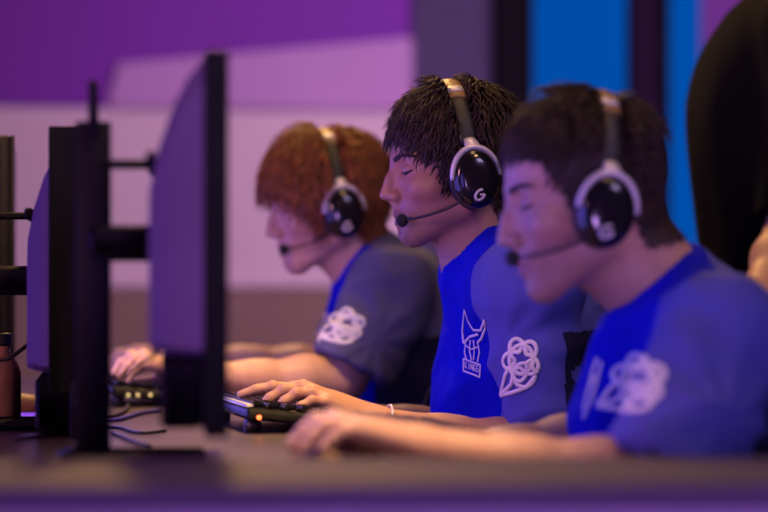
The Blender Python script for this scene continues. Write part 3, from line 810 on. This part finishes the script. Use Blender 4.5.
LBL = dict(mid='black headset with silver fork, sharply focused, on the middle player\'s curly hair', near='black headset with pale fork worn by the nearest player',
           far='black headset over the shaggy auburn hair of the farthest player')
for key in ('mid', 'near', 'far'):
    p = PEOPLE[key]; root, jer, bvh, base, Mh = build_person(p); p['jer'] = jer; p['root'] = root; p['bvh'] = bvh; p['base'] = base
    hs = hs0 if first else copy_tree(hs0); first = False
    hm = head_matrix(p['ear']+Vector(p.get('hso', (0, 0, 0))), p.get('yaw', 0), p['hsp']) @ Matrix.Scale(1/HS, 4); hs.matrix_world = hm
    for ch in hs.children:
        if ch.name.startswith('microphone'): ch.rotation_euler.y = (p['pitch']-p['hsp'])*.55
    hs['label'] = ''; hs['label'] = LBL[key]; hs['group'] = 'gaming headsets'
    # trousers and shoes
    hip = A3(p['hip']); f = Field(hip-(.75, .25, hip[2]), hip+(.25, .25, .2), .012)
    f.ell(hip, (.15, .18, .12), 0)
    for s in (-1, 1):
        kn = hip+(-.42, s*.13, -.02); an = np.array((kn[0]-.02, kn[1], .09))
        f.cone(hip+(0, s*.09, -.01), kn, .085, .062, .05); f.cone(kn, an, .06, .045, .02)
    v, q = f.mesh(); link('trousers', v, q, M['trousers'], root, base)
    for s in (-1, 1):
        an = np.array((hip[0]-.44, hip[1]+s*.13, .06)); f = Field(an-(.26, .08, .07), an+(.12, .08, .12), .008)
        f.cone(an+(.03, 0, -.01), an+(-.02, 0, .05), .048, .048, 0).cone(an+(.03, 0, -.02), an+(-.19, 0, -.025), .045, .036, .03); f.half((0, 0, .0), (0, 0, -1))
        v, q = f.mesh(); link('shoe', v, q, M['shoe'], root, base)

# ---- printed marks on the jerseys
def part(g, name, m, p, label=None):
    if g and g.v:
        o = g.obj(name, m, p['jer'], p['base']); tag(o, label); return o
p = PEOPLE['mid']
part(strokes(p['bvh'], knot_lines(519, 366, 43, 60), .0035), 'sleeve_patch', M['print'], p, 'white interlaced knot print')
hx, hy = 471, 345
L = [[(464, 343), (463, 330), (465, 310), (469, 322), (474, 330)], [(464, 343), (470, 337), (478, 334)], [(474, 330), (481, 330), (485, 320), (486, 328), (482, 338), (478, 343)],
     [(466, 343), (465, 352), (467, 360)], [(478, 342), (480, 352), (478, 362)], [(471, 340), (470, 350), (472, 360)], [(474, 340), (475, 350), (474, 360)], [(467, 346), (472, 349), (478, 347)]]
L += [[(464, 359), (481, 365)], [(464, 359), (464, 371), (480, 377), (481, 365)]]
part(strokes(p['bvh'], L[:3], .0022), 'chest_emblem', M['print'], p, 'white horns of the helmet emblem')
part(strokes(p['bvh'], L[3:], .0014), 'chest_emblem', M['print'], p, 'white horned helmet emblem')
part(strokes(p['bvh'], text_lines('KINGS', 465.5, 361.5, 13.5, 6.5, .33), .0008), 'chest_lettering', M['print'], p, 'small white letters under the emblem')
part(strokes(p['bvh'], [[(462, 428), (464, 418)], [(472, 429), (475, 418)]], .0016), 'hem_print', M['print'], p)
p = PEOPLE['near']
def blob(cx, cy, w, h, tail=None, n=26):
    o = []
    for i in range(n):
        a = 2*math.pi*i/n; o.append((cx+w/2*math.cos(a)*(1+.05*math.cos(5*a)), cy+h/2*math.sin(a)*(1+.05*math.cos(5*a))))
    return o
part(strokes(p['bvh'], knot_lines(634, 385, 64, 66, .35), .0042), 'sleeve_patch', M['print'], p, 'white interlaced knot print')
part(strokes(p['bvh'], [[(598, 358), (594, 368), (590, 385), (585, 405)], [(602, 362), (598, 380), (592, 400), (584, 418)], [(596, 376), (588, 392), (584, 410)]], .0028), 'chest_emblem', M['print'], p, 'pale lilac chest emblem')
p = PEOPLE['far']
part(strokes(p['bvh'], knot_lines(343, 327, 42, 40, .5), .0040), 'sleeve_patch', M['print'], p, 'white interlaced knot print')
part(strokes(p['bvh'], [[(324, 312), (327, 320), (322, 330), (319, 342)], [(330, 314), (326, 326), (321, 338)]], .0026), 'chest_emblem', M['print'], p, 'pale lilac chest emblem')

# wrist bands
def ring(c, d, r, t, name, m, parent, base, w=.004):
    d = Vector(d).normalized(); a = d.orthogonal().normalized(); b = d.cross(a)
    g = G().tube([Vector(c)+(a*math.cos(2*math.pi*i/32)+b*math.sin(2*math.pi*i/32))*r for i in range(32)], t, 6, (1, 1), closed=True)
    return g.obj(name, m, parent, base)
p = PEOPLE['mid']; a = p['arms'][1]; dd = a['wr']-a['el']
ring(P(432, 413, 4.37), dd, .040, .0035, 'wristband', M['wristband'], p['root'], p['base'])
a = p['arms'][0]; dd = a['wr']-a['el']
ring(a['wr']*.95+a['el']*.05, dd, .0285, .0016, 'bracelet', M['silver'], p['root'], p['base'])

# ---- the standing person in black
def standing():
    Yp = 4.75; cx = P(786, 100, Yp).x; base = Vector((cx, Yp, 0))
    root = empty('person', base, 'standing person in a black shirt behind the nearest player, head out of view', 'person')
    z = lambda py: P(760, py, Yp).z
    sz = 1.43
    lo = (cx-.5, Yp-.45, -.02); hi = (cx+.5, Yp+.45, 1.85)
    # body: head, neck, arms, hands
    H = Matrix.Translation((cx+.03, Yp, 1.64)) @ Matrix.Rotation(R(60), 4, 'Z')
    V, Q, C = head_mesh((-1.5, 0, -13), dict(skin=(.5, .3, .22)))
    parts = [(xform(V, H), Q, C)]
    elL = P(772, 228, Yp-.18); wrL = P(752, 325, Yp-.36); shL = Vector((cx-.02, Yp-.17, 1.40)); d = (wrL-elL).normalized()
    elL = Vector((P(790, 235, Yp-.2)))
    hL = hand(wrL, (-.3, -.6, -.5), (-1, .4, 0)); v, q = arm_mesh(shL, elL, wrL, hL['mcp'], hL['tip'], hL['thumb']); parts.append((v, q, np.array((.55, .30, .2))))
    shR = Vector((cx+.04, Yp+.18, 1.40)); elR = Vector((cx+.08, Yp+.26, 1.12)); wrR = Vector((cx+.0, Yp+.27, .88)); hR = hand(wrR, (0, 0, -1), (-1, 0, 0)); 
    v, q = arm_mesh(shR, elR, wrR, hR['mcp'], hR['tip'], hR['thumb']); parts.append((v, q, np.array((.55, .30, .2))))
    f = Field((cx-.3, Yp-.3, .8), (cx+.3, Yp+.3, 1.6), .012); f.cone((cx, Yp, .95), (cx, Yp, 1.38), .1, .1, 0).cone(shL, shR, .05, .05, .04).cone((cx, Yp, 1.4), (cx+.03, Yp, 1.55), .06, .05, .03)
    v, q = f.mesh(); parts.append((v, q, np.array((.55, .30, .2))))
    V2, Q2, C2 = stack(parts); link('body', V2, Q2, M['skin'], root, base, colors=C2)
    hv, hq = hair_mesh(V, Q, dict(mat=0, locks=900, length=len_near, flow=flow_fringe, lift=.4, mess=.25, curl=.1, grav=.05, thick=.2)); link('hair', xform(hv, H), hq, M['hair_near'], root, base)
    f = Field((cx-.4, Yp-.4, .82), (cx+.4, Yp+.4, 1.56), .009)
    f.ell((cx, Yp, 1.24), (.172, .20, .24), 0).ell((cx+.01, Yp, 1.04), (.155, .18, .24), .08).cone(shL, shR, .062, .062, .08).cone((cx+.02, Yp, 1.44), (cx+.01, Yp, 1.40), .06, .09, .05)
    for s_, e_ in ((shL, elL), (shR, elR)):
        dn = A3((e_-s_).normalized()); en = A3(s_)+A3(e_-s_)*.93; f.cone(s_, e_, .068, .060, .03, cap=[(en, dn)])
    f.half((0, 0, .86), (0, 0, -1)); v, q = f.mesh(); N = vnormals(v, q); v = v+N*(snoise(v, (9, 9, 5), 2.)*.010)[:, None]; link('shirt', v, q, M['blackshirt'], root, base)
    f = Field((cx-.3, Yp-.3, 0), (cx+.3, Yp+.3, 1.0), .012); f.ell((cx, Yp, .92), (.13, .17, .12), 0)
    for s in (-1, 1): f.cone((cx, Yp+s*.09, .88), (cx, Yp+s*.10, .5), .09, .065, .03).cone((cx, Yp+s*.10, .5), (cx, Yp+s*.11, .08), .06, .05, .02)
    v, q = f.mesh(); link('trousers', v, q, M['trousers'], root, base)
    for s in (-1, 1):
        f = Field((cx-.25, Yp+s*.11-.08, 0), (cx+.1, Yp+s*.11+.08, .15), .008); f.cone((cx+.02, Yp+s*.11, .05), (cx-.15, Yp+s*.11, .035), .045, .036, 0).cone((cx, Yp+s*.11, .05), (cx, Yp+s*.11, .1), .045, .05, .02)
        f.half((0, 0, .004), (0, 0, -1)); v, q = f.mesh(); link('shoe', v, q, M['shoe'], root, base)
standing()

# ================================================================== chairs
def chair():
    root = empty('office_chair', (0, 0, 0), '', 'chair')
    G().box((0, 0, .435), (.46, .48, .07), bev=.03).obj('seat', M['trousers'], root)
    G().box((.235, 0, .66), (.05, .40, .32), Matrix.Rotation(R(6), 3, 'Y'), .02).obj('backrest', M['trousers'], root)
    G().tube([(.18, 0, .42), (.25, 0, .46), (.255, 0, .62)], .014, 8).obj('back_bracket', M['metal'], root)
    G().tube([(0, 0, .10), (0, 0, .40)], .025, 12).obj('gas_post', M['metal'], root)
    for k in range(5):
        a = 2*math.pi*k/5+.3; e = (.27*math.cos(a), .27*math.sin(a), .075)
        l = G().tube([(0, 0, .12), e], [.024, .014], 8).obj('base_leg', M['black'], root)
        G().tube([(e[0], e[1]-.02, .03), (e[0], e[1]+.02, .03)], .029, 14).obj('caster', M['black'], l)
    return root
c0_ = chair(); firstc = True
for key, lb in (('near', 'black office chair under the nearest player'), ('mid', 'black office chair under the middle player'), ('far', 'black office chair under the farthest player')):
    p = PEOPLE[key]; c = c0_ if firstc else copy_tree(c0_); firstc = False
    c.location = (p['hip'][0]+.06, p['Y'], -.03+(p['hip'][2]-.58)*0+.0); c.location.z = 0; c['label'] = lb; c['group'] = 'office chairs'

# ================================================================== monitors
def monitor():
    "screen faces +x; y is its width, origin at the foot; near edge towards -y"
    r = empty('monitor', (0, 0, 0), '', 'monitor')
    W, H, zc = .56, .42, .254
    G().box((0, 0, zc), (.020, W, H), bev=.004).obj('bezel', M['bezel'], r)
    G().box((.0105, 0, zc+.012), (.002, W-.02, H-.07)).obj('screen', M['screen'], r, smooth=False)
    for q in (-1, 1): G().box((.013, q*(W/2-.005), zc), (.008, .010, H), bev=.002).obj('bezel_lip', M['bezel'], r)
    vs = []; fs = []; prof = [(-.009, .49, .205), (-.028, .47, .180), (-.046, .43, .145), (-.060, .38, .105), (-.070, .32, .060)]
    for x, wy, zt in prof:
        w_ = W*wy; z1, z0 = zc+zt, zc-.125+(.0 if zt > .2 else (.205-zt)*.05); b = .03
        vs += [(x, -w_, z0+b*.3), (x, -w_+b, z0), (x, w_-b, z0), (x, w_, z0+b*.3), (x, w_, z1-b), (x, w_-b, z1), (x, -w_+b, z1), (x, -w_, z1-b)]
    for i in range(len(prof)-1):
        for j in range(8): fs.append((i*8+j, i*8+(j+1) % 8, (i+1)*8+(j+1) % 8, (i+1)*8+j))
    fs.append(tuple(range(8))); fs.append(tuple(len(prof)*8-8+j for j in range(8))[::-1])
    link('back_shell', vs, fs, M['monitor'], r, smooth=False)
    G().box((-.033, 0, zc-.165), (.048, W*.86, .075), bev=.006).obj('lower_dark_box', M['bezel'], r)  # dark box filling the stretch below the back shell
    G().box((-.068, 0, .350), (.012, W*.62, .016), bev=.003).obj('vent_strip', M['bezel'], r)
    G().box((-.096, .0, .350), (.075, .030, .010), bev=.003).obj('cable_bridge', M['bezel'], r)
    G().tube([(-.137, 0, .012), (-.137, 0, .400)], .0135, 12, (1, 1.6), nrm=(1, 0, 0)).obj('stand_post', M['bezel'], r)
    G().tube([(-.137, -.020, .38), (-.137, -.020, .432), (-.137, -.012, .443), (-.137, .012, .443), (-.137, .020, .432), (-.137, .020, .38)], .006, 8).obj('carry_handle', M['bezel'], r)
    G().box((-.100, 0, .257), (.085, .07, .042), bev=.008).obj('tilt_arm', M['bezel'], r)
    G().box((-.09, 0, .006), (.17, .18, .012), bev=.004).obj('foot', M['bezel'], r)
    G().tube([(-.06, 0, .13), (-.10, -.01, .10), (-.16, 0, .09), (-.15, .02, .02), (-.18, .05, .006)], .003, 6).obj('power_lead', M['cable'], r)
    return r
m0 = monitor(); mons = [
    # px of the near edge, its distance, top pixel, turn, height drop of the panel
    (213, 3.02, 46, R(-7.2), 0, 'nearest monitor, its blurred back standing tallest before the players'),
    (77, 3.80, 128, R(-6.0), .045, 'middle monitor of the row, its dark back beside the post of the nearest monitor'),
    (4, 4.55, 138, R(-4), .02, 'farthest monitor, cut by the left edge of the picture')]
for i, (px, yn, pt, rz_, drop, lb) in enumerate(mons):
    o = m0 if i == 0 else copy_tree(m0)
    e = P(px, pt, yn); q = Vector((e.x, yn, 0))-Matrix.Rotation(rz_, 3, 'Z') @ Vector((0, -.28, 0))
    o.location = (q.x, q.y, .75); o.rotation_euler.z = rz_; o['label'] = lb; o['group'] = 'monitors along the desk'
    if i == 1: G().box((-.018, -.283, .285), (.040, .006, .36), bev=.002).obj('side_hood', M['bezel'], o)
    for ch in o.children:
        if ch.name.split('.')[0] in ('side_hood', 'bezel', 'bezel_lip', 'screen', 'back_shell', 'vent_strip', 'lower_dark_box', 'cable_bridge', 'tilt_arm'): ch.location.z = -drop

# ================================================================== keyboards
def keyboard():
    r = empty('keyboard', (0, 0, 0), '', 'keyboard')
    # local x depth (+x front edge towards the player), y width
    T = Matrix.Rotation(R(6), 3, 'Y')
    G().box((0, 0, .020), (.135, .36, .016), T, .004).obj('case', M['black'], r)
    g = G()
    for i in range(5):
        for j in range(15):
            g.box(tuple(T @ Vector((-.052+.0235*i, -.164+.0234*j, .0145))+Vector((0, 0, .020))), (.017, .017, .009), T, .003)
    o = g.obj('keycaps', M['blackgloss'], r)
    for s in (-1, 1): G().box((-.055, s*.15, .009), (.02, .03, .018)).obj('foot', M['black'], r)
    return r
k0 = keyboard()
kb = [(P(274, 424, 4.05).x, 4.05, 'keyboard under the sharply seen hands of the middle player'),
      (P(140, 395, 4.86).x, 4.86, 'keyboard below the farthest player\'s hand, beyond the monitors'),
      (P(420, 450, 3.42).x, 3.42, 'keyboard behind the blurred forearm of the nearest player')]
for i, (x, y, lb) in enumerate(kb):
    o = k0 if i == 0 else copy_tree(k0); o.location = (x, y, .7505); o['label'] = lb; o['group'] = 'keyboards on the desk'
o = None
g = G().box((kb[0][0]-.062, 4.05, .7505+.0375), (.012, .35, .005), bev=.002); tag(g.obj('wrist_bar', M['silver']), 'thin silver bar along the rear edge of the middle keyboard', 'bar')

# ================================================================== small things on the desk
def D(px, py, z=.7535):
    d = RAY(px, py); return CAM+d*((z-CAM.z)/d.z)
def cable(pp, r_, lb, m=None):
    g = G(); pts = [D(*q) for q in pp]; sm = []
    for i in range(len(pts)-1):
        p0, p1, p2, p3 = pts[max(i-1, 0)], pts[i], pts[i+1], pts[min(i+2, len(pts)-1)]
        for k in range(6):
            t = k/6; sm.append(.5*((2*p1)+(p2-p0)*t+(2*p0-5*p1+4*p2-p3)*t*t+(3*p1-p0-3*p2+p3)*t**3))
    sm.append(pts[-1]); tag(g.tube(sm, r_, 8).obj('cable', m or M['cable']), lb, 'cable', 'cables on the desk')
cable([(128, 403), (126, 410), (112, 416), (90, 418), (60, 415)], .0028, 'black cable curling off the keyboard of the farthest player')
cable([(162, 410), (140, 413), (120, 419), (95, 421)], .0032, 'pale violet cable running across the desk between two monitors', M['monitor'])
cable([(100, 427), (120, 428), (140, 433), (165, 431)], .0026, 'black cable lying nearest the foreground table, between monitor feet')
cable([(112, 433), (125, 438), (138, 443), (150, 446)], .0024, 'short black cable slanting toward the foreground between monitor feet')
cable([(15, 440), (40, 436), (60, 428), (80, 432)], .0026, 'thin black cable looping by the left edge of the picture')
for i, (px, y_) in enumerate(((117, 4.68), (126, 4.68), (137, 4.68))):
    pass
ko = [o for o in bpy.data.objects if o.name.startswith('keyboard') and o.type == 'EMPTY' and abs(o.location.y-4.86) < .01][0]
for dx in (-.040, -.024, -.003):
    G().tube([(dx, -.1815, .020), (dx, -.1835, .020)], .0035, 8).obj('indicator_light', M['amber'], ko)
ko = [o for o in bpy.data.objects if o.name.startswith('keyboard') and o.type == 'EMPTY' and abs(o.location.y-4.05) < .01][0]
G().tube([(-.05, -.1805, .022), (-.05, -.1825, .022)], .0035, 8).obj('indicator_light', M['red'], ko)
# mouse and bottle at the left edge
q = D(17, 414); ms = empty('computer_mouse', (q.x, q.y, .7505), 'small tan computer mouse with violet base light at the left edge', 'mouse')
f = Field((-.07, -.05, -.01), (.07, .05, .06), .003); f.ell((0, 0, .010), (.052, .031, .026), 0); f.half((0, 0, .006), (0, 0, -1)); v, q2 = f.mesh(); link('shell', v, q2, M['tan'], ms)
G().lathe([(.030, 0), (.033, .003), (.030, .006)], 24, 1.5, .9).obj('light_ring', M['purpleled'], ms)
q = P(335, 440, 3.12); m2 = copy_tree(ms); m2.location = (q.x, 3.12, .7505); m2.rotation_euler.z = 0; m2['label'] = 'computer mouse under the curved blurred hand of the nearest player'
q = P(2, 392, 4.2); bt = empty('bottle', (q.x, 4.2, .75), 'tan drink bottle half cut off by the left edge of the picture', 'bottle')
G().lathe([(.026, 0), (.028, .005), (.028, .075), (.024, .09), (.012, .105), (.012, .118)], 24).obj('flask', M['tan'], bt)
G().lathe([(.014, .116), (.0145, .118), (.0145, .132), (.013, .134)], 20).obj('cap', M['black'], bt)

sc.view_layers[0].update()
